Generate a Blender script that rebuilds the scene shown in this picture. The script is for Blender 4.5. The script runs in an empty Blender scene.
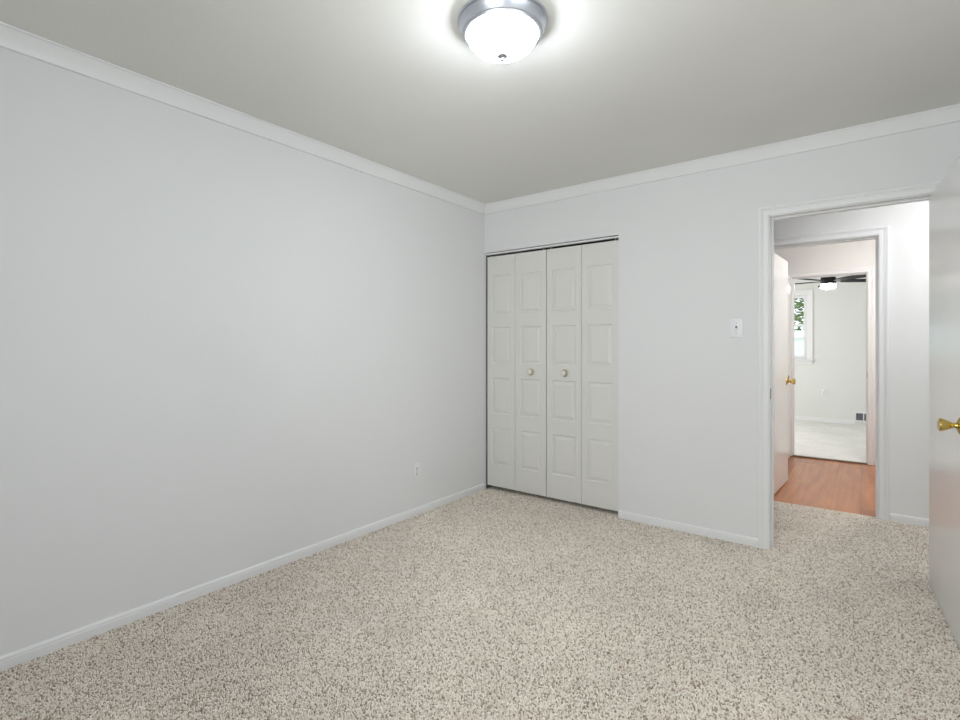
import bpy, bmesh, math, random
import numpy as np
from math import sin, cos, pi, radians, sqrt
from mathutils import Vector, Matrix
random.seed(7)
S = bpy.context.scene
COL = S.collection

# ------------------------------------------------------------------ camera, sky, exposure
cam_data = bpy.data.cameras.new('camera')
cam = bpy.data.objects.new('camera', cam_data); COL.objects.link(cam)
cam_data.sensor_fit = 'HORIZONTAL'; cam_data.sensor_width = 36.0
cam_data.lens = 36.0 * 506.82 / 960.0
cam_data.shift_y = -(360.0 - 346.57) / 960.0
cam_data.clip_start = 0.05
cam.location = (2.6188, -3.5108, 1.2298)
cam.rotation_euler = (radians(90), 0, 0.6498)
S.camera = cam

world = bpy.data.worlds.new('overcast_sky'); S.world = world
world.use_nodes = True
bg = world.node_tree.nodes['Background']
bg.inputs['Color'].default_value = (0.86, 0.93, 1.0, 1)
bg.inputs['Strength'].default_value = 2.3

S.view_settings.view_transform = 'Standard'
S.view_settings.look = 'None'
S.view_settings.gamma = 1.0
S.view_settings.use_curve_mapping = False
S.view_settings.exposure = 0.0

LAMP = 60.0            # glass of the room's ceiling light
HALL_LAMP = 55.0
PASSAGE_FILL = 105.0  # strength of the added, unseen passage light
FAN_LAMP = 26.0

def daylight_fill(name, loc, rot, sx, sy, power, color=(0.93, 0.965, 1.0)):
    L = bpy.data.lights.new(name, 'AREA'); L.shape = 'RECTANGLE'
    L.size = sx; L.size_y = sy; L.energy = power; L.color = color
    o = bpy.data.objects.new(name, L); COL.objects.link(o)
    o.location = loc; o.rotation_euler = rot
    return o
# daylight added at unseen windows (right-hand and rear walls of this room, side wall of the far room)
daylight_fill('right_window_fill', (3.26, -2.55, 1.47), (0, radians(90), 0), 1.15, 1.3, 19, (1.0, 0.985, 0.96))
daylight_fill('rear_window_fill', (2.20, -4.11, 1.47), (radians(90), 0, 0), 1.3, 1.15, 56, (1.0, 0.985, 0.955))
daylight_fill('bedroom_fill', (0.06, 4.7, 1.45), (0, radians(-90), 0), 1.2, 1.6, 32, (1.0, 0.985, 0.95))

# ------------------------------------------------------------------ materials
def new_mat(name):
    m = bpy.data.materials.new(name); m.use_nodes = True
    nt = m.node_tree
    return m, nt, nt.nodes['Principled BSDF']
def nd(nt, t, **kw):
    n = nt.nodes.new(t)
    for k, v in kw.items(): setattr(n, k, v)
    return n
def paint(name, col, rough=0.5, bump=0.0, bscale=120.0, metal=0.0, spec=0.5, var=0.0):
    m, nt, b = new_mat(name)
    b.inputs['Base Color'].default_value = (*col, 1)
    b.inputs['Roughness'].default_value = rough
    b.inputs['Metallic'].default_value = metal
    b.inputs['Specular IOR Level'].default_value = spec
    tc = nd(nt, 'ShaderNodeTexCoord')
    if bump:
        n = nd(nt, 'ShaderNodeTexNoise'); n.inputs['Scale'].default_value = bscale; n.inputs['Detail'].default_value = 4
        bp = nd(nt, 'ShaderNodeBump'); bp.inputs['Strength'].default_value = bump; bp.inputs['Distance'].default_value = 0.002
        nt.links.new(tc.outputs['Object'], n.inputs['Vector'])
        nt.links.new(n.outputs['Fac'], bp.inputs['Height']); nt.links.new(bp.outputs['Normal'], b.inputs['Normal'])
    if var:
        n2 = nd(nt, 'ShaderNodeTexNoise'); n2.inputs['Scale'].default_value = 3.0; n2.inputs['Detail'].default_value = 5
        r = nd(nt, 'ShaderNodeValToRGB')
        r.color_ramp.elements[0].color = (*[c * (1 - var) for c in col], 1)
        r.color_ramp.elements[1].color = (*[min(1, c * (1 + var)) for c in col], 1)
        nt.links.new(tc.outputs['Object'], n2.inputs['Vector'])
        nt.links.new(n2.outputs['Fac'], r.inputs['Fac']); nt.links.new(r.outputs['Color'], b.inputs['Base Color'])
    return m
def emitter(name, col, strength, base=(0.9, 0.9, 0.9)):
    m, nt, b = new_mat(name)
    b.inputs['Base Color'].default_value = (*base, 1)
    b.inputs['Emission Color'].default_value = (*col, 1)
    b.inputs['Emission Strength'].default_value = strength
    b.inputs['Roughness'].default_value = 0.25
    return m
def carpet(name, lo, mid, hi, scale=170.0, soft=0.0):
    m, nt, b = new_mat(name)
    b.inputs['Roughness'].default_value = 0.95
    b.inputs['Specular IOR Level'].default_value = 0.1
    b.inputs['Sheen Weight'].default_value = 0.15
    tc = nd(nt, 'ShaderNodeTexCoord')
    wv = nd(nt, 'ShaderNodeTexNoise'); wv.inputs['Scale'].default_value = scale * 0.5; wv.inputs['Detail'].default_value = 2
    mixv = nd(nt, 'ShaderNodeMix', data_type='RGBA', blend_type='LINEAR_LIGHT'); mixv.inputs['Factor'].default_value = 0.006
    nt.links.new(tc.outputs['Object'], wv.inputs['Vector'])
    nt.links.new(tc.outputs['Object'], mixv.inputs['A']); nt.links.new(wv.outputs['Color'], mixv.inputs['B'])
    v = nd(nt, 'ShaderNodeTexVoronoi'); v.inputs['Scale'].default_value = scale
    nt.links.new(mixv.outputs['Result'], v.inputs['Vector'])
    sep = nd(nt, 'ShaderNodeSeparateColor'); nt.links.new(v.outputs['Color'], sep.inputs['Color'])
    r = nd(nt, 'ShaderNodeValToRGB'); e = r.color_ramp.elements
    e[0].position = 0.12; e[0].color = (*lo, 1)
    e[1].position = 0.88; e[1].color = (*hi, 1)
    k = e.new(0.42); k.color = (*mid, 1)
    k = e.new(0.66); k.color = (*[(a + c) / 2 for a, c in zip(mid, hi)], 1)
    v2 = nd(nt, 'ShaderNodeTexVoronoi'); v2.inputs['Scale'].default_value = scale * 0.47
    nt.links.new(mixv.outputs['Result'], v2.inputs['Vector'])
    sep2 = nd(nt, 'ShaderNodeSeparateColor'); nt.links.new(v2.outputs['Color'], sep2.inputs['Color'])
    bl = nd(nt, 'ShaderNodeMix', data_type='FLOAT'); bl.inputs['Factor'].default_value = 0.38
    nt.links.new(sep.outputs['Red'], bl.inputs['A']); nt.links.new(sep2.outputs['Green'], bl.inputs['B'])
    nt.links.new(bl.outputs['Result'], r.inputs['Fac'])
    # broad wear and vacuum-track variation
    n = nd(nt, 'ShaderNodeTexNoise'); n.inputs['Scale'].default_value = 2.2; n.inputs['Detail'].default_value = 6; n.inputs['Roughness'].default_value = 0.65
    nt.links.new(tc.outputs['Object'], n.inputs['Vector'])
    mr = nd(nt, 'ShaderNodeMapRange'); mr.inputs['From Min'].default_value = 0.3; mr.inputs['From Max'].default_value = 0.7
    mr.inputs['To Min'].default_value = 0.90; mr.inputs['To Max'].default_value = 1.08
    nt.links.new(n.outputs['Fac'], mr.inputs['Value'])
    mx = nd(nt, 'ShaderNodeMix', data_type='RGBA', blend_type='MULTIPLY'); mx.inputs['Factor'].default_value = 1.0
    nt.links.new(r.outputs['Color'], mx.inputs['A']); nt.links.new(mr.outputs['Result'], mx.inputs['B'])
    nt.links.new(mx.outputs['Result'], b.inputs['Base Color'])
    bp = nd(nt, 'ShaderNodeBump'); bp.inputs['Strength'].default_value = 0.6; bp.inputs['Distance'].default_value = 0.006
    add = nd(nt, 'ShaderNodeMath', operation='SUBTRACT'); nt.links.new(sep.outputs['Red'], add.inputs[0]); nt.links.new(v.outputs['Distance'], add.inputs[1])
    nt.links.new(add.outputs[0], bp.inputs['Height']); nt.links.new(bp.outputs['Normal'], b.inputs['Normal'])
    return m
def wood_floor(name):
    m, nt, b = new_mat(name)
    tc = nd(nt, 'ShaderNodeTexCoord')
    mp = nd(nt, 'ShaderNodeMapping'); mp.inputs['Rotation'].default_value = (0, 0, radians(90))
    nt.links.new(tc.outputs['Object'], mp.inputs['Vector'])
    br = nd(nt, 'ShaderNodeTexBrick'); br.offset = 0.37
    br.inputs['Scale'].default_value = 1.0; br.inputs['Mortar Size'].default_value = 0.0008
    br.inputs['Brick Width'].default_value = 0.95; br.inputs['Row Height'].default_value = 0.185
    br.inputs['Color1'].default_value = (0.56, 0.235, 0.105, 1); br.inputs['Color2'].default_value = (0.43, 0.17, 0.075, 1)
    br.inputs['Mortar'].default_value = (0.24, 0.10, 0.05, 1)
    nt.links.new(mp.outputs['Vector'], br.inputs['Vector'])
    mp2 = nd(nt, 'ShaderNodeMapping'); mp2.inputs['Scale'].default_value = (14, 1.2, 1)
    nt.links.new(tc.outputs['Object'], mp2.inputs['Vector'])
    n = nd(nt, 'ShaderNodeTexNoise'); n.inputs['Scale'].default_value = 1.5; n.inputs['Detail'].default_value = 6
    nt.links.new(mp2.outputs['Vector'], n.inputs['Vector'])
    r = nd(nt, 'ShaderNodeValToRGB'); r.color_ramp.elements[0].position = 0.3; r.color_ramp.elements[1].position = 0.75
    r.color_ramp.elements[0].color = (0.62, 0.60, 0.58, 1); r.color_ramp.elements[1].color = (1.15, 1.12, 1.1, 1)
    nt.links.new(n.outputs['Fac'], r.inputs['Fac'])
    mx = nd(nt, 'ShaderNodeMix', data_type='RGBA', blend_type='MULTIPLY'); mx.inputs['Factor'].default_value = 0.7
    nt.links.new(br.outputs['Color'], mx.inputs['A']); nt.links.new(r.outputs['Color'], mx.inputs['B'])
    nt.links.new(mx.outputs['Result'], b.inputs['Base Color'])
    b.inputs['Roughness'].default_value = 0.22; b.inputs['Specular IOR Level'].default_value = 0.18
    return m
def pane_glass(name):
    m, nt, b = new_mat(name); nt.nodes.remove(b)
    tr = nd(nt, 'ShaderNodeBsdfTransparent'); tr.inputs['Color'].default_value = (0.95, 0.97, 0.97, 1)
    gl = nd(nt, 'ShaderNodeBsdfGlossy'); gl.inputs['Roughness'].default_value = 0.02
    fr = nd(nt, 'ShaderNodeFresnel'); fr.inputs['IOR'].default_value = 1.45
    mx = nd(nt, 'ShaderNodeMixShader')
    nt.links.new(fr.outputs[0], mx.inputs[0]); nt.links.new(tr.outputs[0], mx.inputs[1]); nt.links.new(gl.outputs[0], mx.inputs[2])
    nt.links.new(mx.outputs[0], nt.nodes['Material Output'].inputs['Surface'])
    return m
def leaf_mat(name):
    m, nt, b = new_mat(name)
    oi = nd(nt, 'ShaderNodeTexCoord'); n = nd(nt, 'ShaderNodeTexNoise'); n.inputs['Scale'].default_value = 2.5
    nt.links.new(oi.outputs['Object'], n.inputs['Vector'])
    r = nd(nt, 'ShaderNodeValToRGB'); r.color_ramp.elements[0].position = 0.35; r.color_ramp.elements[1].position = 0.65
    r.color_ramp.elements[0].color = (0.05, 0.11, 0.04, 1); r.color_ramp.elements[1].color = (0.27, 0.36, 0.14, 1)
    nt.links.new(n.outputs['Fac'], r.inputs['Fac']); nt.links.new(r.outputs['Color'], b.inputs['Base Color'])
    b.inputs['Roughness'].default_value = 0.6
    return m

M_wall = paint('wall_paint', (0.80, 0.798, 0.802), 0.62, 0.10, 160, spec=0.25, var=0.012)
M_bright = paint('hall_wall_paint', (0.84, 0.84, 0.83), 0.6, 0.08, 160, spec=0.3)
M_pink = paint('passage_wall_paint', (0.81, 0.80, 0.785), 0.6, 0.08, 160, spec=0.3)
M_far = paint('bedroom_wall_paint', (0.80, 0.805, 0.775), 0.6, 0.08, 160, spec=0.3)
M_ceil = paint('ceiling_paint', (0.82, 0.81, 0.77), 0.85, 0.35, 55, spec=0.15, var=0.02)
M_trim = paint('trim_paint', (0.85, 0.85, 0.85), 0.38, 0.0, spec=0.45)
M_closet = paint('closet_door_paint', (0.76, 0.75, 0.715), 0.45, 0.05, 260, spec=0.4)
M_door = paint('gloss_door_paint', (0.80, 0.795, 0.785), 0.2, 0.03, 14, spec=0.6)
M_dark = paint('closet_shade', (0.16, 0.155, 0.15), 0.8, 0.02)  # shade inside the closed closet put into the base colour
M_plate = paint('white_plastic', (0.84, 0.84, 0.86), 0.35)
M_slot = paint('dark_slot', (0.05, 0.05, 0.05), 0.6)
M_duct = paint('vent_duct', (0.16, 0.16, 0.17), 0.6)
M_screw = paint('screw_metal', (0.45, 0.45, 0.45), 0.4, metal=0.8)
M_nickel = paint('brushed_nickel', (0.52, 0.54, 0.595), 0.34, 0.02, 400, metal=0.85)
M_finial = paint('dark_nickel', (0.33, 0.34, 0.37), 0.3, metal=0.6)
M_brass = paint('polished_brass', (0.66, 0.48, 0.14), 0.18, metal=1.0)
M_oldbrass = paint('aged_brass', (0.62, 0.56, 0.42), 0.35, metal=0.75)
M_ceramic = paint('white_ceramic', (0.82, 0.80, 0.72), 0.2)
M_fan = paint('fan_black', (0.012, 0.011, 0.012), 0.6, spec=0.25)
M_bronze = paint('strike_bronze', (0.14, 0.10, 0.06), 0.4, metal=0.8)
M_lamp = emitter('lit_lamp_glass', (0.87, 0.925, 1.0), LAMP)
M_lamp2 = emitter('lit_hall_lamp_glass', (0.97, 0.98, 1.0), HALL_LAMP)
M_passage_fill = emitter('passage_fill_glass', (0.99, 0.97, 0.95), PASSAGE_FILL)
M_fanlight = emitter('lit_fan_glass', (1.0, 1.0, 1.0), FAN_LAMP)
def pile_mat(name, stops):
    m, nt, b = new_mat(name)
    b.inputs['Roughness'].default_value = 0.9; b.inputs['Specular IOR Level'].default_value = 0.12
    a = nd(nt, 'ShaderNodeAttribute', attribute_name='yarn')
    r = nd(nt, 'ShaderNodeValToRGB'); e = r.color_ramp.elements
    e[0].position = stops[0][0]; e[0].color = (*stops[0][1], 1)
    e[1].position = stops[-1][0]; e[1].color = (*stops[-1][1], 1)
    for p, c in stops[1:-1]:
        k = e.new(p); k.color = (*c, 1)
    nt.links.new(a.outputs['Fac'], r.inputs['Fac'])
    tc = nd(nt, 'ShaderNodeTexCoord'); n = nd(nt, 'ShaderNodeTexNoise'); n.inputs['Scale'].default_value = 2.4; n.inputs['Detail'].default_value = 6; n.inputs['Roughness'].default_value = 0.65
    nt.links.new(tc.outputs['Object'], n.inputs['Vector'])
    mr = nd(nt, 'ShaderNodeMapRange'); mr.inputs['From Min'].default_value = 0.3; mr.inputs['From Max'].default_value = 0.7
    mr.inputs['To Min'].default_value = 0.92; mr.inputs['To Max'].default_value = 1.06
    nt.links.new(n.outputs['Fac'], mr.inputs['Value'])
    mx = nd(nt, 'ShaderNodeMix', data_type='RGBA', blend_type='MULTIPLY'); mx.inputs['Factor'].default_value = 1.0
    nt.links.new(r.outputs['Color'], mx.inputs['A']); nt.links.new(mr.outputs['Result'], mx.inputs['B'])
    nt.links.new(mx.outputs['Result'], b.inputs['Base Color'])
    return m
M_carpet = pile_mat('beige_fleck_carpet', [(0.0, (0.32, 0.25, 0.185)), (0.16, (0.52, 0.435, 0.35)), (0.32, (0.78, 0.695, 0.60)), (0.75, (0.90, 0.83, 0.74)), (1.0, (0.97, 0.93, 0.865))])
M_carpet2 = carpet('cream_carpet', (0.74, 0.71, 0.66), (0.90, 0.88, 0.845), (0.95, 0.94, 0.91), 140)
M_wood = wood_floor('red_oak_planks')
M_thresh = paint('threshold_wood', (0.17, 0.12, 0.08), 0.4)
M_glass = pane_glass('window_glass')
M_leaf = leaf_mat('tree_leaves')
M_bark = paint('tree_bark', (0.10, 0.075, 0.055), 0.9, 0.4, 30)
M_fence = paint('white_fence', (0.86, 0.88, 0.90), 0.5)
M_grass = paint('lawn', (0.20, 0.30, 0.10), 0.95, 0.5, 60, var=0.3)
M_plinth = paint('wood_jamb', (0.45, 0.28, 0.18), 0.5)

# ------------------------------------------------------------------ mesh helpers
class MB:
    def __init__(self): self.bm = bmesh.new()
    def box(self, x0, x1, y0, y1, z0, z1, bev=0.0):
        t = bmesh.new()
        vs = [t.verts.new((x, y, z)) for x in (x0, x1) for y in (y0, y1) for z in (z0, z1)]
        for q in ((0, 1, 3, 2), (4, 6, 7, 5), (0, 4, 5, 1), (2, 3, 7, 6), (0, 2, 6, 4), (1, 5, 7, 3)):
            t.faces.new([vs[i] for i in q])
        bmesh.ops.recalc_face_normals(t, faces=t.faces[:])
        if bev: bmesh.ops.bevel(t, geom=t.edges[:], offset=bev, segments=2, profile=0.6, affect='EDGES')
        self._add(t); return self
    def _add(self, t, mat=None):
        if mat is not None: t.transform(mat)
        me = bpy.data.meshes.new('tmp'); t.to_mesh(me); t.free(); self.bm.from_mesh(me); bpy.data.meshes.remove(me)
    def lathe(self, prof, origin=(0, 0, 0), axis=(0, 0, 1), n=48):
        """prof: (radius, height along axis)"""
        t = bmesh.new()
        rings = []
        for r, h in prof:
            if r < 1e-6: rings.append([t.verts.new((0, 0, h))])
            else: rings.append([t.verts.new((r * cos(2 * pi * i / n), r * sin(2 * pi * i / n), h)) for i in range(n)])
        for a, b in zip(rings, rings[1:]):
            for i in range(n):
                j = (i + 1) % n
                if len(a) == 1 and len(b) == 1: break
                if len(a) == 1: t.faces.new((a[0], b[i], b[j]))
                elif len(b) == 1: t.faces.new((a[i], b[0], a[j]))
                else: t.faces.new((a[i], b[i], b[j], a[j]))
        bmesh.ops.recalc_face_normals(t, faces=t.faces[:])
        q = Vector((0, 0, 1)).rotation_difference(Vector(axis).normalized()).to_matrix().to_4x4()
        self._add(t, Matrix.Translation(Vector(origin)) @ q); return self
    def sweep(self, paths, close_ends=True):
        """paths: list of polylines (one per profile point), joined into a skin; profile is open"""
        t = bmesh.new()
        rows = [[t.verts.new(p) for p in pl] for pl in paths]
        n = len(rows[0])
        for a, b in zip(rows, rows[1:] + rows[:1]):
            for i in range(n - 1):
                t.faces.new((a[i], a[i + 1], b[i + 1], b[i]))
        if close_ends:
            t.faces.new([r[0] for r in rows]); t.faces.new([r[-1] for r in rows])
        bmesh.ops.recalc_face_normals(t, faces=t.faces[:])
        self._add(t); return self
    def tube(self, pts, rad, n=10):
        t = bmesh.new(); rings = []
        for k, p in enumerate(pts):
            p = Vector(p)
            d = (Vector(pts[min(k + 1, len(pts) - 1)]) - Vector(pts[max(k - 1, 0)])).normalized()
            q = Vector((0, 0, 1)).rotation_difference(d)
            r = rad[k] if isinstance(rad, (list, tuple)) else rad
            rings.append([t.verts.new(p + q @ Vector((r * cos(2 * pi * i / n), r * sin(2 * pi * i / n), 0))) for i in range(n)])
        for a, b in zip(rings, rings[1:]):
            for i in range(n): t.faces.new((a[i], a[(i + 1) % n], b[(i + 1) % n], b[i]))
        t.faces.new(rings[0]); t.faces.new(rings[-1])
        bmesh.ops.recalc_face_normals(t, faces=t.faces[:])
        self._add(t); return self
    def build(self, name, mat, parent=None, loc=None, smooth=False, angle=35):
        me = bpy.data.meshes.new(name); self.bm.to_mesh(me); self.bm.free()
        if smooth:
            for p in me.polygons: p.use_smooth = True
            me.set_sharp_from_angle(angle=radians(angle))
        me.materials.append(mat)
        o = bpy.data.objects.new(name, me); COL.objects.link(o)
        if parent is not None: o.parent = parent
        if loc is not None: o.location = loc
        return o

def tag(o, label=None, cat=None, group=None, kind=None):
    if label: o['label'] = label
    if cat: o['category'] = cat
    if group: o['group'] = group
    if kind: o['kind'] = kind
    return o
def empty(name, loc=(0, 0, 0), rz=0.0):
    o = bpy.data.objects.new(name, None); COL.objects.link(o)
    o.location = loc; o.rotation_euler = (0, 0, rz); o.empty_display_size = 0.1
    return o
def struct(o, label, cat): return tag(o, label, cat, kind='structure')
def copy_tree(o, parent=None):
    c = o.copy(); COL.objects.link(c)
    if parent is not None: c.parent = parent
    for ch in list(o.children): copy_tree(ch, c)
    return c

def wall_y(name, y0, y1, x0, x1, H, holes, mat):
    """wall parallel to x; holes = (hx0,hx1,hz0,hz1) sorted by x"""
    m = MB(); x = x0
    for a, b, c, d in holes:
        if a > x: m.box(x, a, y0, y1, -0.02, H)
        if c > 0: m.box(a, b, y0, y1, -0.02, c)
        if d < H: m.box(a, b, y0, y1, d, H)
        x = b
    if x < x1: m.box(x, x1, y0, y1, -0.02, H)
    return m.build(name, mat)
def wall_x(name, x0, x1, y0, y1, H, holes, mat):
    m = MB(); y = y0
    for a, b, c, d in holes:
        if a > y: m.box(x0, x1, y, a, -0.02, H)
        if c > 0: m.box(x0, x1, a, b, -0.02, c)
        if d < H: m.box(x0, x1, a, b, d, H)
        y = b
    if y < y1: m.box(x0, x1, y, y1, -0.02, H)
    return m.build(name, mat)

# ------------------------------------------------------------------ setting: shell
H = 2.44
RW = 3.10            # right wall
RB = -3.95           # rear wall (behind the camera)
T = 0.115            # partition thickness
HY = 1.10            # hall far wall, near face
PY = 3.15            # passage far wall, near face
FY = 6.40            # far bedroom back wall
DX0, DX1, DZ = 2.160, 2.930, 2.018      # main doorway
QX0, QX1 = 2.006, 2.690                 # hall -> passage doorway
CX0, CX1 = 1.970, 2.638                 # passage -> bedroom doorway
JT = 0.016           # jamb lining

PB = -0.008          # backing of the carpet; the pile stands up to about +0.004
def pile_floor(name, boxes, areas, mat, step=0.0062):
    """carpet: backing slab plus looped tufts standing on it, one mesh"""
    rng = np.random.default_rng(11)
    m = MB()
    for b in boxes: m.box(*b)
    me0 = bpy.data.meshes.new('tmp'); m.bm.to_mesh(me0); m.bm.free()
    nv0, nf0 = len(me0.vertices), len(me0.polygons)
    co0 = np.empty(nv0 * 3); me0.vertices.foreach_get('co', co0); co0 = co0.reshape(-1, 3)
    f0 = np.array([list(p.vertices) for p in me0.polygons]); bpy.data.meshes.remove(me0)
    P = []
    for x0, x1, y0, y1 in areas:
        gx, gy = np.meshgrid(np.arange(x0 + step / 2, x1, step), np.arange(y0 + step / 2, y1, step * 0.87), indexing='ij')
        gx = gx + (np.arange(gy.shape[1]) % 2)[None, :] * step * 0.5
        P.append(np.stack([gx.ravel(), gy.ravel()], 1))
    P = np.concatenate(P); n = len(P)
    P = P + rng.uniform(-0.0019, 0.0019, P.shape)
    h = rng.uniform(0.0080, 0.0120, n); rot = rng.uniform(0, 2 * pi, n); lean = rng.normal(0, 0.0017, (n, 2))
    V = np.empty((n, 9, 3))
    for k in range(4):
        a = rot + k * pi / 2
        V[:, k, 0] = P[:, 0] + 0.0025 * np.cos(a); V[:, k, 1] = P[:, 1] + 0.0025 * np.sin(a); V[:, k, 2] = PB
        a = a + 0.6; r = rng.uniform(0.0031, 0.0045, n)
        V[:, 4 + k, 0] = P[:, 0] + lean[:, 0] * 0.7 + r * np.cos(a); V[:, 4 + k, 1] = P[:, 1] + lean[:, 1] * 0.7 + r * np.sin(a); V[:, 4 + k, 2] = PB + h * 0.66
    V[:, 8, 0] = P[:, 0] + lean[:, 0]; V[:, 8, 1] = P[:, 1] + lean[:, 1]; V[:, 8, 2] = PB + h
    base = (np.arange(n) * 9 + nv0)[:, None]
    quads = np.concatenate([base + np.array([[k, (k + 1) % 4, 4 + (k + 1) % 4, 4 + k]]) for k in range(4)])
    tris = np.concatenate([base + np.array([[4 + k, 4 + (k + 1) % 4, 8]]) for k in range(4)])
    loops = np.concatenate([f0.ravel(), quads.ravel(), tris.ravel()]).astype(np.int32)
    nq, nt = nf0 + len(quads), len(tris)
    starts = np.concatenate([np.arange(nq) * 4, nq * 4 + np.arange(nt) * 3]).astype(np.int32)
    me = bpy.data.meshes.new(name)
    me.vertices.add(nv0 + n * 9); me.vertices.foreach_set('co', np.concatenate([co0, V.reshape(-1, 3)]).ravel().astype(np.float32))
    me.loops.add(len(loops)); me.loops.foreach_set('vertex_index', loops)
    me.polygons.add(nq + nt); me.polygons.foreach_set('loop_start', starts)
    me.update(calc_edges=True)
    sm = np.ones(nq + nt, dtype=bool); sm[:nf0] = False
    me.polygons.foreach_set('use_smooth', sm)
    yarn = np.concatenate([np.full(nv0, 0.25), np.repeat(rng.uniform(0, 1, n), 9)]).astype(np.float32)
    at = me.attributes.new('yarn', 'FLOAT', 'POINT'); at.data.foreach_set('value', yarn)
    me.materials.append(mat)
    o = bpy.data.objects.new(name, me); COL.objects.link(o); return o
struct(pile_floor('floor', [(-0.12, RW + 0.12, RB - 0.12, 0.0, -0.12, PB), (0.0, 1.25, 0.0, 0.87, -0.12, PB), (1.25, 4.72, 0.0, HY + 0.012, -0.12, PB)],
                  [(0.0, RW, RB, 0.0), (0.02, 1.19, 0.0, 0.3), (2.165, 2.925, 0.0, T), (1.8, 3.9, T, HY), (2.01, 2.69, HY, HY + 0.012)], M_carpet),
       'beige flecked carpet of the empty bedroom running out through the doorway', 'floor')
struct(MB().box(0.4, 3.6, HY + 0.012, PY + 0.02, -0.12, -0.004).build('floor_passage', M_wood),
       'reddish brown wood plank floor seen beyond the second doorway', 'floor')
struct(MB().box(-0.1, 4.0, PY + 0.02, FY, -0.12, 0.004).build('floor_bedroom', M_carpet2),
       'pale cream carpet of the farthest room with the ceiling fan', 'floor')
struct(MB().box(-0.12, RW + 0.12, RB - 0.12, T, H, H + 0.12).box(-0.12, 1.25, T, 0.87, H, H + 0.12).build('ceiling', M_ceil),
       'warm grey painted ceiling of the empty bedroom', 'ceiling')
struct(MB().box(1.25, 4.72, T, HY + T, H, H + 0.12).build('ceiling_hall', M_bright), 'white ceiling of the hall outside the doorway', 'ceiling')
struct(MB().box(0.28, 3.72, HY + T, PY + T, H, H + 0.12).build('ceiling_passage', M_bright), 'white ceiling of the wood floored passage', 'ceiling')
struct(MB().box(-0.22, 4.12, PY + T, FY + 0.15, H, H + 0.12).build('ceiling_bedroom', M_bright), 'white ceiling of the farthest room', 'ceiling')

struct(wall_x('wall_left', -0.12, 0.0, RB, 0.87, H, [], M_wall), 'long plain pale grey wall on the left', 'wall')
KX0, KX1, KZ = 0.001, 1.204, 2.037      # closet opening
struct(wall_y('wall_back', 0.0, T, 0.0, RW, H, [(KX0, KX1, 0, KZ), (DX0 - JT, DX1 + JT, 0, DZ + JT)], M_wall),
       'pale grey wall holding the closet and the open doorway', 'wall')
struct(wall_x('wall_right', RW, RW + 0.12, RB, T, H, [(-3.20, -1.90, 0.90, 2.05)], M_wall), 'pale grey wall behind the open door at right', 'wall')
struct(wall_y('wall_front', RB - 0.12, RB, -0.12, RW + 0.12, H, [(1.55, 2.85, 0.90, 2.05)], M_wall), 'pale grey wall behind the camera', 'wall')
struct(MB().box(0.0, 1.25, 0.75, 0.87, 0, H).box(1.25, 1.37, T, 0.87, 0, H).box(0.0, 0.004, 0.022, 0.75, 0, 2.036).build('wall_closet', M_dark), 'inside walls of the closet behind the folding doors, shade put into their dark colour', 'wall')  # thin dark lining at the left stands in for shade in the door gap
struct(wall_y('wall_hall', HY, HY + T, 1.37, 4.72, H, [(QX0 - JT, QX1 + JT, 0, DZ + JT + 0.004)], M_bright),
       'bright white hall wall facing the doorway with the second doorway in it', 'wall')
struct(MB().box(1.25, 1.37, 0.87, HY + T, 0, H).box(4.6, 4.72, T, HY, 0, H).box(RW + 0.12, 4.72, 0.0, T, 0, H).build('wall_hall_side', M_bright), 'short end walls of the hall', 'wall')
struct(wall_y('wall_passage', PY, PY + T, 0.28, 3.72, H, [(CX0 - JT, CX1 + JT, 0, 2.006 + JT)], M_pink),
       'warm white wall at the end of the wood floored passage', 'wall')
struct(MB().box(0.28, 0.4, HY + T, PY, 0, H).box(3.6, 3.72, HY + T, PY, 0, H).build('wall_passage_side', M_pink), 'side walls of the wood floored passage', 'wall')
WX0, WX1, WZ0, WZ1 = 1.03, 1.872, 1.022, 2.105
struct(wall_y('wall_bedroom', FY, FY + 0.15, -0.22, 4.12, H, [(WX0, WX1, WZ0, WZ1)], M_far), 'pale greenish white back wall of the farthest room', 'wall')
struct(wall_x('wall_bedroom_left', -0.22, -0.1, PY + T, FY, H, [(3.9, 5.5, 0.85, 2.05)], M_far), 'left side wall of the farthest room', 'wall')
struct(wall_x('wall_bedroom_right', 4.0, 4.12, PY + T, FY, H, [], M_far), 'right side wall of the farthest room', 'wall')

# ---- crown moulding and baseboards (straight runs)
CROWN = [(0.0, 0.0712), (0.0140, 0.0704), (0.0155, 0.0660), (0.028, 0.040), (0.046, 0.013), (0.0505, 0.0085), (0.056, 0.007), (0.056, 0.0)]
def run(name, prof, mat, P, Q, n, z0, up, e0=0, e1=0):
    """prof (out from wall, height); P->Q along the wall, n = inward normal; e = mitre at ends (+1 inner corner)"""
    P, Q, n = Vector((*P, 0)), Vector((*Q, 0)), Vector((*n, 0)); d = (Q - P).normalized()
    m = MB()
    m.sweep([[P + n * o + d * (o * e0) + Vector((0, 0, z0 + up * h)), Q + n * o - d * (o * e1) + Vector((0, 0, z0 + up * h))] for o, h in [(0.0, prof[0][1] if up > 0 else 0.0)] + prof] if up > 0 or True else [])
    return m.build(name, mat, smooth=True, angle=25)
struct(run('trim_1', CROWN, M_trim, (0, RB), (0, 0), (1, 0), H, -1, 1, 1), 'white crown moulding along the top of the left wall', 'crown moulding')
struct(run('trim_2', CROWN, M_trim, (0, 0), (RW, 0), (0, -1), H, -1, 1, 1), 'white crown moulding above the closet and doorway', 'crown moulding')
struct(run('trim_3', CROWN, M_trim, (RW, 0), (RW, RB), (-1, 0), H, -1, 1, 1), 'white crown moulding along the right wall', 'crown moulding')
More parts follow.
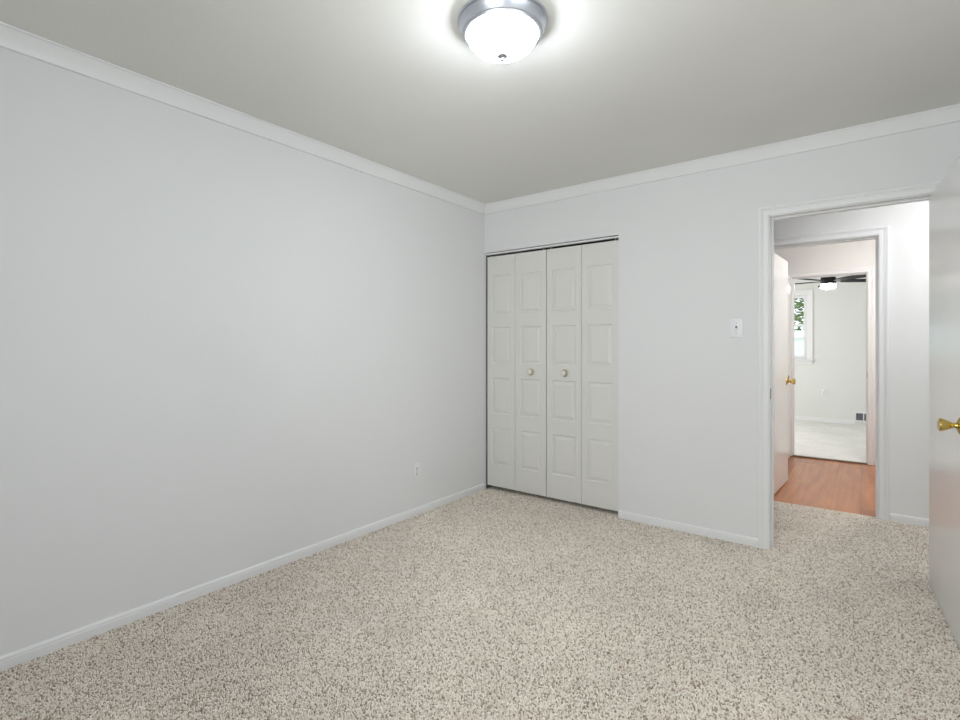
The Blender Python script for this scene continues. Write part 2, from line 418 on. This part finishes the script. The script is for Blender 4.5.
BASE = [(0.013, -0.008), (0.013, 0.034), (0.011, 0.037), (0.0125, 0.041), (0.011, 0.047), (0.006, 0.051), (0.0, 0.052)]
struct(run('baseboard_left', BASE, M_trim, (0, RB), (0, 0), (1, 0), 0, 1, 1, 0), 'low white baseboard along the left wall', 'baseboard')
struct(run('baseboard_back', BASE, M_trim, (KX1 + 0.003, 0), (DX0 - 0.063, 0), (0, -1), 0, 1), 'low white baseboard between the closet and the doorway', 'baseboard')
struct(run('baseboard_right', BASE, M_trim, (RW, 0), (RW, RB), (-1, 0), 0, 1, 0, 1), 'low white baseboard along the right wall', 'baseboard')
struct(run('baseboard_hall', BASE, M_trim, (QX1 + 0.068, HY), (4.6, HY), (0, -1), 0, 1), 'white baseboard of the hall beside the open door', 'baseboard')
BASE2 = [(0.014, 0.0), (0.014, 0.06), (0.010, 0.072), (0.0, 0.075)]
struct(run('baseboard_bedroom', BASE2, M_trim, (-0.1, FY), (2.49, FY), (0, -1), 0, 1), 'white baseboard at the back of the farthest room', 'baseboard')
struct(run('baseboard_passage', BASE2, M_trim, (CX1 + 0.062, PY), (3.6, PY), (0, -1), 0, 1), 'white baseboard at the end of the wood floored passage', 'baseboard')

# ---- door casings and jamb linings
def casing(name, x0, x1, zt, yf, s, label, w=0.057, floor=0.0, reveal=0.005, wall_t=T, stop=None, mat=M_trim, back=True):
    """moulded casing round an opening on face yf (s=-1 towards camera) + lining + stop, one fixed trim"""
    root = empty(name, ((x0 + x1) / 2, yf, floor)); inv = (-(x0 + x1) / 2, -yf, -floor)
    prof = [(0, 0), (0, 0.009), (0.004, 0.0115), (0.018, 0.0125), (w * 0.50, 0.0130), (w * 0.58, 0.0160), (w * 0.66, 0.0138), (w * 0.74, 0.0180), (w * 0.93, 0.0180), (w, 0.0150), (w, 0)]
    def ring(sgn, yface):
        m = MB(); rows = []
        for o, t in prof:
            o += reveal; y = yface + sgn * t
            rows.append([(x0 - o, y, floor), (x0 - o, y, zt + o), (x1 + o, y, zt + o), (x1 + o, y, floor)])
        return m.sweep(rows)
    a = ring(s, yf).build('casing', mat, root, inv, smooth=True, angle=20)
    if back: ring(-s, yf - s * wall_t).build('casing', mat, root, inv, smooth=True, angle=20)
    y0, y1 = sorted((yf + s * 0.001, yf - s * (wall_t + 0.001)))
    j = MB().box(x0 - JT, x0, y0, y1, floor, zt).box(x1, x1 + JT, y0, y1, floor, zt).box(x0 - JT, x1 + JT, y0, y1, zt, zt + JT)
    j.build('jamb', mat, root, inv)
    if stop:
        sy0, sy1 = stop
        k = MB().box(x0, x0 + 0.011, sy0, sy1, floor, zt).box(x1 - 0.011, x1, sy0, sy1, floor, zt).box(x0 + 0.011, x1 - 0.011, sy0, sy1, zt - 0.011, zt)
        k.build('door_stop', mat, root, inv)
    struct(root, label, 'door frame')
    return root, inv
fr1, inv1 = casing('trim_4', DX0, DX1, DZ, 0.0, -1, 'white moulded frame around the open doorway beside the light switch', stop=(0.040, 0.076), floor=-0.008)
MB().box(DX0, DX0 + 0.0015, 0.004, 0.028, 0.91, 0.975).build('strike_plate', M_bronze, fr1, inv1)
fr2, inv2 = casing('trim_5', QX0, QX1, DZ + 0.004, HY, -1, 'white moulded frame of the second doorway across the hall', w=0.060, stop=(HY + 0.035, HY + 0.075), floor=-0.008)
fr3, inv3 = casing('trim_6', CX0, CX1, 2.004, PY, -1, 'narrow white frame of the farthest doorway into the carpeted room', w=0.050, stop=(PY + 0.040, PY + 0.075), mat=M_trim)
MB().box(CX1 - 0.0015, CX1, PY + 0.004, PY + 0.028, 0.90, 0.965).build('strike_plate', M_bronze, fr3, inv3)
struct(MB().box(CX0, CX1, PY - 0.005, PY + 0.035, -0.004, 0.010, 0.003).build('trim_7', M_thresh), 'dark wood threshold strip under the farthest doorway', 'threshold')
struct(MB().box(QX0, QX1, HY + 0.012, HY + 0.022, -0.006, 0.001, 0.001).build('trim_8', M_oldbrass), 'thin strip where the carpet meets the wood floor', 'threshold')
struct(MB().box(KX0 + 0.002, KX1 - 0.002, 0.016, 0.046, 2.0195, KZ - 0.005, 0.001).build('trim_9', M_trim), 'white metal track above the folding closet doors', 'door track')

# ------------------------------------------------------------------ doors
def door_pair(name, label, xs, knob_on, knob_x):
    """two hinged closet leaves, each four moulded panels, hung from the track"""
    root = empty(name, ((xs[0] + xs[3]) / 2, 0.0, 0.0))
    rows = [(0.222, 0.537), (0.656, 0.963), (1.086, 1.394), (1.508, 1.836)]
    yf, th, z0, z1 = 0.018, 0.032, 0.036, 2.001
    leaves = []
    for k in range(2):
        a, b = xs[2 * k], xs[2 * k + 1]
        mg = 0.048
        t = bmesh.new()
        V = {}
        def v(x, y, z):
            key = (round(x, 5), round(y, 5), round(z, 5))
            if key not in V: V[key] = t.verts.new(key)
            return V[key]
        def q(*p): t.faces.new([v(*c) for c in p])
        zc = [z0] + [z for r in rows for z in r] + [z1]; xc = [a, a + mg, b - mg, b]
        for i in range(3):
            for j in range(len(zc) - 1):
                xa, xb, za, zb = xc[i], xc[i + 1], zc[j], zc[j + 1]
                if i == 1 and j % 2 == 1:
                    pr = [(0, 0), (0.005, 0.0065), (0.011, 0.0075), (0.016, 0.006), (0.034, 0.0012), (0.036, 0.001)]
                    for (o0, d0), (o1, d1) in zip(pr, pr[1:]):
                        A = [(xa + o0, yf + d0, za + o0), (xb - o0, yf + d0, za + o0), (xb - o0, yf + d0, zb - o0), (xa + o0, yf + d0, zb - o0)]
                        B = [(xa + o1, yf + d1, za + o1), (xb - o1, yf + d1, za + o1), (xb - o1, yf + d1, zb - o1), (xa + o1, yf + d1, zb - o1)]
                        for e in range(4):
                            q(A[e], A[(e + 1) % 4], B[(e + 1) % 4], B[e])
                    q(*B)
                else: q((xa, yf, za), (xb, yf, za), (xb, yf, zb), (xa, yf, zb))
        yb = yf + th
        for j in range(len(zc) - 1):
            q((a, yf, zc[j]), (a, yf, zc[j + 1]), (a, yb, zc[j + 1]), (a, yb, zc[j]))
            q((b, yf, zc[j]), (b, yf, zc[j + 1]), (b, yb, zc[j + 1]), (b, yb, zc[j]))
        for i in range(3):
            q((xc[i], yf, z0), (xc[i + 1], yf, z0), (xc[i + 1], yb, z0), (xc[i], yb, z0))
            q((xc[i], yf, z1), (xc[i + 1], yf, z1), (xc[i + 1], yb, z1), (xc[i], yb, z1))
        t.faces.new([v(x, yb, z) for x, z in [(xx, z0) for xx in xc] + [(b, z) for z in zc[1:-1]] + [(xx, z1) for xx in xc[::-1]] + [(a, z) for z in zc[-2:0:-1]]])
        bmesh.ops.recalc_face_normals(t, faces=t.faces[:])
        m = MB(); m._add(t)
        inv = tuple(-c for c in root.location)
        lf = m.build('door_leaf', M_closet, root, inv)
        leaves.append(lf)
        if k == knob_on:
            kn = MB().lathe([(0, 0), (0.0290, 0), (0.0305, 0.002), (0.0295, 0.0050), (0.0240, 0.0065), (0.0225, 0.0045), (0.011, 0.005), (0.010, 0.014)], (knob_x, yf, 1.024), (0, -1, 0), 32)
            kn.build('knob_base', M_oldbrass, lf, smooth=True)
            kn = MB().lathe([(0.009, 0.012), (0.015, 0.015), (0.0205, 0.021), (0.0195, 0.028), (0.013, 0.0325), (0, 0.034)], (knob_x, yf, 1.024), (0, -1, 0), 32)
            kn.build('knob', M_ceramic, lf, smooth=True, angle=60)
        # pivot pins up to the track
        px = a + 0.03 if k == 0 else b - 0.03
        MB().lathe([(0, 0), (0.005, 0), (0.005, 0.019), (0, 0.019)], (px, yf + 0.014, z1 - 0.0005), n=12).build('pivot_pin', M_screw, lf)
    MB().box(xs[1] - 0.001, xs[2] + 0.001, yf + th - 0.003, yf + th + 0.001, 0.3, 0.37).box(xs[1] - 0.001, xs[2] + 0.001, yf + th - 0.003, yf + th + 0.001, 1.6, 1.67).build('hinge', M_screw, root, tuple(-c for c in root.location))
    return tag(root, label, 'closet door', kind='structure')
door_pair('door_1', 'left pair of white four panel folding closet doors, next to the room corner', (0.0185, 0.3015, 0.3045, 0.5965), 1, 0.458)
door_pair('door_2', 'right pair of white four panel folding closet doors, nearer the doorway', (0.6035, 0.9035, 0.9065, 1.1985), 0, 0.763)

KNOB = [(0.0, 0.0), (0.032, 0.0), (0.0335, 0.003), (0.031, 0.007), (0.022, 0.010), (0.014, 0.012)]
KNOB2 = [(0.0125, 0.010), (0.0105, 0.018), (0.0105, 0.026), (0.014, 0.031), (0.0195, 0.040), (0.0245, 0.052), (0.0262, 0.059), (0.0255, 0.065), (0.021, 0.0675), (0.013, 0.066), (0.0, 0.0655)]
def slab_door(name, label, hinge, end, zt, face_side, knob_h=0.945, th=0.035, z0=0.008, hinges=True):
    """plain slab: hinge/end = xy of the visible face's two ends; the slab is thick on the other side"""
    h, e = Vector((*hinge, 0)), Vector((*end, 0)); d = e - h; L = d.length; ang = math.atan2(d.y, d.x)
    root = empty(name, (h.x, h.y, 0), ang)          # local +x runs along the leaf
    s = face_side                                    # visible face looks to local  y*s
    y0, y1 = (-th, 0) if s > 0 else (0, th)
    MB().box(0, L, y0, y1, z0, zt, 0.0025).build('door_leaf', M_door, root)
    for sgn, yy in ((s, 0.0), (-s, -s * th)):
        k = MB().lathe(KNOB, (L - 0.066, yy, knob_h), (0, sgn, 0), 36).build('rosette', M_brass, root, smooth=True)
        MB().lathe(KNOB2, (L - 0.066, yy, knob_h), (0, sgn, 0), 36).build('door_knob', M_brass, k, smooth=True, angle=50)
    MB().box(L - 0.0005, L + 0.0012, (y0 + y1) / 2 - 0.0125, (y0 + y1) / 2 + 0.0125, knob_h - 0.028, knob_h + 0.028).build('latch_plate', M_brass, root)
    if hinges:
        for z in (0.2, 1.0, 1.8):
            MB().lathe([(0, 0), (0.006, 0), (0.006, 0.085), (0, 0.085)], (-0.007, -s * th, z), n=14).build('hinge', M_oldbrass, root)
    return tag(root, label, 'door', kind='structure')
slab_door('door_3', 'open white slab door with brass knob at the right edge of the room', (2.882, -0.020), (2.928, -0.795), 2.003, -1, knob_h=0.912)
slab_door('door_4', 'open white slab door with brass knob beyond the hall, standing on the wood floor side', (2.018, HY + 0.125), (2.056, HY + 0.125 + 0.67), 2.006, -1, knob_h=0.915)
slab_door('door_5', 'white slab door folded back at the left of the farthest doorway', (1.958, PY - 0.022), (1.942, PY - 0.022 - 0.76), 1.995, 1, knob_h=0.915)

# ------------------------------------------------------------------ windows
def hung_window(name, label, W, z0, z1, deep, cas=0.066, muntins=True):
    """double-hung window in local coords: x across (0..W), y into the wall (0 = room face), z absolute"""
    root = empty(name)
    prof = [(0, 0), (0, 0.010), (0.006, 0.013), (cas * 0.6, 0.014), (cas * 0.7, 0.018), (cas, 0.016), (cas, 0)]
    rows = [[(0 - o, -t, z0), (0 - o, -t, z1 + o), (W + o, -t, z1 + o), (W + o, -t, z0)] for o, t in prof]
    MB().sweep(rows).build('casing', M_trim, root, smooth=True, angle=20)
    MB().box(-cas - 0.018, W + cas + 0.018, -0.045, 0.03, z0 - 0.022, z0, 0.004).build('sill', M_trim, root)
    MB().box(-cas, W + cas, -0.014, 0, z0 - 0.085, z0 - 0.022, 0.003).build('apron', M_trim, root)
    f = 0.028
    MB().box(0, f, 0, deep, z0, z1).box(W - f, W, 0, deep, z0, z1).box(f, W - f, 0, deep, z1 - f, z1).box(f, W - f, 0.03, deep, z0, z0 + 0.02).build('frame', M_trim, root)
    MB().box(W - f - 0.003, W - f, 0.012, 0.02, z0, z1 - f).box(f, f + 0.003, 0.012, 0.02, z0, z1 - f).build('jamb_liner', M_plinth, root)
    zm = z0 + (z1 - z0) * 0.52
    for nm, a, b, y in (('lower_sash', z0 + 0.02, zm + 0.02, 0.045), ('upper_sash', zm - 0.02, z1 - f, 0.075)):
        st = 0.038
        m = MB().box(f, f + st, y, y + 0.028, a, b).box(W - f - st, W - f, y, y + 0.028, a, b).box(f + st, W - f - st, y, y + 0.028, a, a + st).box(f + st, W - f - st, y, y + 0.028, b - st, b)
        sash = m.build(nm, M_trim, root)
        if muntins:
            mm = MB(); xc = W / 2; zc = (a + b) / 2
            mm.box(f + st, W - f - st, y + 0.004, y + 0.024, zc - 0.008, zc + 0.008)
            mm.box(xc - 0.008, xc + 0.008, y + 0.004, y + 0.024, a + st, zc - 0.008).box(xc - 0.008, xc + 0.008, y + 0.004, y + 0.024, zc + 0.008, b - st)
            mm.build('muntin', M_trim, sash)
        MB().box(f + st, W - f - st, y + 0.0125, y + 0.0155, a + st, b - st).build('pane', M_glass, sash)
    return tag(root, label, 'window', kind='structure')
w1 = hung_window('window_1', 'white double hung window of the farthest room showing green leaves outside', WX1 - WX0, WZ0, WZ1, 0.14)
w1.location = (WX0, FY, 0)
w2 = hung_window('added_window_2', 'unseen white double hung window added for light in the right wall between the open door and the rear corner', 1.30, 0.90, 2.05, 0.11)  # added out of view as a light source
w2.location = (RW, -1.90, 0); w2.rotation_euler = (0, 0, radians(-90))
w4 = hung_window('added_window_4', 'unseen white double hung window added for light in the wall behind the camera', 1.30, 0.90, 2.05, 0.11)  # added out of view to light this room from behind
w4.location = (2.85, RB, 0); w4.rotation_euler = (0, 0, radians(180))
w3 = hung_window('added_window_3', 'unseen white double hung window added for light in the left wall of the farthest room', 1.60, 0.85, 2.05, 0.11)  # added out of view to brighten the far room
w3.location = (-0.1, 3.90, 0); w3.rotation_euler = (0, 0, radians(90))

# ------------------------------------------------------------------ ceiling lights
def ceiling_light(name, loc, glass, label, group=None):
    """flush dome light; loc on the ceiling"""
    root = empty(name, loc)
    MB().lathe([(0, -0.0005), (0.1640, -0.0005), (0.1675, -0.004), (0.1680, -0.009), (0.1655, -0.0125), (0.1605, -0.0135), (0.1605, -0.0165), (0.150, -0.017)], n=72).build('base_pan', M_nickel, root, smooth=True, angle=30)
    MB().lathe([(0.150, -0.0155), (0.1590, -0.0155), (0.1630, -0.0175), (0.1630, -0.0205), (0.1600, -0.024), (0.1555, -0.033), (0.1515, -0.043), (0.1500, -0.0475), (0.1455, -0.0490), (0.1440, -0.0520), (0.1415, -0.0555), (0.1350, -0.0570), (0.1310, -0.0550), (0.1300, -0.050)], n=72).build('trim_ring', M_nickel, root, smooth=True, angle=30)
    pr = [(0.1305 * cos(a) ** 1.15, -0.0530 - 0.0770 * sin(a)) for a in [i * pi / 2 / 16 for i in range(16)]] + [(0.0, -0.130)]
    MB().lathe(pr, n=72).build('glass_dome', glass, root, smooth=True, angle=80)
    MB().lathe([(0.0, -0.1270), (0.0170, -0.1270), (0.0205, -0.1295), (0.0200, -0.1325), (0.0130, -0.1350), (0.0080, -0.1370), (0.0065, -0.1400), (0.0085, -0.1430), (0.0075, -0.1470), (0.0040, -0.1500), (0, -0.1505)], n=32).build('finial', M_finial, root, smooth=True, angle=50)
    return tag(root, label, 'ceiling light', group)
ceiling_light('ceiling_light', (1.545, -1.960, H), M_lamp, 'lit flush dome ceiling light with brushed nickel ring on the ceiling')
ceiling_light('ceiling_light', (3.25, 0.40, H), M_lamp2, 'lit dome light on the hall ceiling just outside the doorway')
ceiling_light('ceiling_light', (2.95, 2.0, H), M_passage_fill, 'unseen dome light added on the passage ceiling to brighten the passage')  # added out of view to brighten the passage walls and doors

# ------------------------------------------------------------------ wall plates
def outlet(name, label, loc, rz):
    """duplex receptacle, local: x across, -y out of the wall, origin at plate centre"""
    root = empty(name, loc, rz)
    MB().box(-0.036, 0.036, -0.0055, -0.0003, -0.059, 0.059, 0.002).build('cover_plate', M_plate, root, smooth=True, angle=40)
    for z in (0.0195, -0.0195):
        r = MB().box(-0.0165, 0.0165, -0.0075, -0.005, z - 0.0145, z + 0.0145, 0.001).build('receptacle', M_plate, root)
        MB().box(-0.0075, -0.0050, -0.0082, -0.0070, z - 0.003, z + 0.0075).box(0.0050, 0.0072, -0.0082, -0.0070, z - 0.002, z + 0.0065).lathe([(0, 0), (0.003, 0), (0.003, 0.001), (0, 0.001)], (0, -0.0072, z - 0.0088), (0, -1, 0), 12).build('slots', M_slot, r)
    MB().lathe([(0, 0), (0.0033, 0), (0.0025, 0.0012), (0, 0.0014)], (0, -0.0055, 0), (0, -1, 0), 14).build('screw', M_screw, root)
    return tag(root, label, 'wall outlet')
outlet('wall_outlet', 'white duplex wall outlet low on the left wall', (0.0, -0.835, 0.317), radians(90))
outlet('wall_outlet', 'white wall outlet on the back wall of the farthest room', (2.088, FY, 0.477), 0)
sw = empty('light_switch', (1.975, 0.0, 1.3455))
MB().box(-0.0365, 0.0365, -0.0058, -0.0003, -0.0585, 0.0585, 0.002).build('cover_plate', M_plate, sw, smooth=True, angle=40)
MB().box(-0.0052, 0.0052, -0.0064, -0.0055, -0.0125, 0.0125).build('toggle_slot', M_slot, sw)
MB().sweep([[(-0.0042, -0.005, 0.003), (-0.0036, -0.018, -0.010)], [(0.0042, -0.005, 0.003), (0.0036, -0.018, -0.010)],
            [(0.0042, -0.005, -0.008), (0.0036, -0.0155, -0.0155)], [(-0.0042, -0.005, -0.008), (-0.0036, -0.0155, -0.0155)]]).build('toggle', M_plate, sw)
for z in (0.030, -0.030):
    MB().lathe([(0, 0), (0.0034, 0), (0.0026, 0.0012), (0, 0.0014)], (0, -0.0058, z), (0, -1, 0), 14).build('screw', M_screw, sw)
tag(sw, 'white toggle light switch on the wall left of the doorway', 'light switch')

# wall register in the far room
rg = empty('wall_register', (2.60, FY, 0.022))
MB().box(-0.115, -0.095, -0.016, -0.0003, 0.03, 0.19).box(0.095, 0.115, -0.016, -0.0003, 0.03, 0.19).box(-0.095, 0.095, -0.016, -0.0003, 0.03, 0.055).box(-0.095, 0.095, -0.016, -0.0003, 0.165, 0.19).box(-0.006, 0.006, -0.014, -0.004, 0.055, 0.165).build('frame', M_plate, rg)
MB().box(-0.095, 0.095, -0.004, -0.0003, 0.055, 0.165).build('duct', M_duct, rg)
m = MB()
for i in range(8):
    z = 0.060 + i * 0.0133
    m.sweep([[(-0.095, -0.012, z), (0.095, -0.012, z)], [(-0.095, -0.0135, z + 0.0025), (0.095, -0.0135, z + 0.0025)], [(-0.095, -0.005, z + 0.008), (0.095, -0.005, z + 0.008)]])
m.build('louvers', M_nickel, rg)
tag(rg, 'small grey louvred wall vent above the baseboard in the farthest room', 'vent')

# ------------------------------------------------------------------ ceiling fan in the far room
fx, fy = 2.222, 4.78
fan = empty('ceiling_fan', (fx, fy, H))
MB().lathe([(0, -0.0005), (0.070, -0.0005), (0.070, -0.03), (0.045, -0.06), (0.016, -0.07)], n=36).build('canopy', M_fan, fan, smooth=True)
MB().lathe([(0.013, -0.065), (0.013, -0.25)], n=16).build('downrod', M_fan, fan, smooth=True)
MB().lathe([(0.013, -0.235), (0.055, -0.24), (0.080, -0.262), (0.086, -0.285), (0.086, -0.362), (0.083, -0.368), (0.0, -0.368)], n=48).build('motor_housing', M_fan, fan, smooth=True)
MB().lathe([(0.0, -0.366), (0.082, -0.368), (0.087, -0.378), (0.087, -0.405), (0.078, -0.425), (0.05, -0.435), (0, -0.438)], n=48).build('light_shade', M_fanlight, fan, smooth=True, angle=60)
def blade_mesh():
    t = bmesh.new(); pts = []
    out = [(0.17, 0.048), (0.30, 0.062), (0.50, 0.070), (0.62, 0.068), (0.66, 0.055)]
    outline = [(x, w) for x, w in out] + [(x, -w) for x, w in out[::-1]]
    tilt = radians(-8)
    top = [t.verts.new((x, w * cos(tilt), w * sin(tilt) + 0.006)) for x, w in outline]
    bot = [t.verts.new((x, w * cos(tilt), w * sin(tilt) - 0.006)) for x, w in outline]
    t.faces.new(top); t.faces.new(bot[::-1])
    n = len(top)
    for i in range(n): t.faces.new((top[i], bot[i], bot[(i + 1) % n], top[(i + 1) % n]))
    bmesh.ops.recalc_face_normals(t, faces=t.faces[:])
    m = MB(); m._add(t); return m
first = None
view = 0.6498
for k in range(5):
    a = view + radians(-11 + 72 * k)
    if first is None:
        first = b = blade_mesh().build('blade', M_fan, fan)
        iron = MB().box(0.075, 0.20, -0.018, 0.018, -0.004, 0.004, 0.001).build('blade_iron', M_fan, b)
    else:
        b = copy_tree(first, fan)
    b.location = (0, 0, -0.328); b.rotation_euler = (0, 0, a)
tag(fan, 'black five blade ceiling fan with glowing white light in the farthest room', 'ceiling fan')

# ------------------------------------------------------------------ outside the far window
struct(MB().box(-14, 14, FY + 0.15, 30, -0.5, -0.3).build('ground', M_grass), 'green lawn outside the far window', 'ground')
fence = empty('garden_fence', (-0.5, 12.0, -0.3))
MB().box(-6, 6, 0.02, 0.04, 0.08, 1.95).build('panel', M_fence, fence)
m = MB(); m.box(-6, 6, -0.02, 0.02, 0.2, 0.29).box(-6, 6, -0.02, 0.02, 1.75, 1.84); m.build('rails', M_fence, fence)
for k in range(6):
    MB().box(-6 + 2.4 * k - 0.06, -6 + 2.4 * k + 0.06, -0.07, 0.06, 0, 2.02, 0.006).build('post', M_fence, fence)
tag(fence, 'white board fence seen low through the far window', 'fence')
tree = empty('leafy_tree', (0.4, 15.5, -0.3))
MB().tube([(0, 0, 0), (0.1, 0, 1.5), (-0.05, 0.1, 3.0), (0.2, 0, 4.6), (0.3, 0.1, 6.0)], [0.22, 0.17, 0.14, 0.10, 0.05]).build('trunk', M_bark, tree, smooth=True)
for dx, dz, z in ((-1.6, 1.0, 2.4), (1.5, 1.2, 2.8), (0.9, 1.5, 3.6), (-1.1, 1.4, 3.8)):
    MB().tube([(0.02, 0.05, z), (dx * 0.5, 0.2, z + dz * 0.45), (dx, 0.1, z + dz)], [0.09, 0.06, 0.03]).build('branch', M_bark, tree, smooth=True)
t = bmesh.new(); rnd = random.Random(3)
for i in range(7500):
    while True:
        p = Vector((rnd.uniform(-1, 1), rnd.uniform(-1, 1), rnd.uniform(-1, 1)))
        if 0.25 < p.length < 1: break
    p = Vector((p.x * 3.2, p.y * 2.0, 4.0 + p.z * 2.9))
    s = rnd.uniform(0.06, 0.12)
    R = Matrix.Rotation(rnd.uniform(0, 6.28), 3, 'Z') @ Matrix.Rotation(rnd.uniform(0, 6.28), 3, 'X')
    vs = [t.verts.new(p + R @ Vector(c)) for c in ((-s, 0, 0), (0, -s * 0.5, s * 0.1), (s, 0, 0), (0, s * 0.5, s * 0.1))]
    t.faces.new(vs)
m = MB(); m._add(t); m.build('foliage', M_leaf, tree)
tag(tree, 'green leafy tree outside the far window above the fence', 'tree')
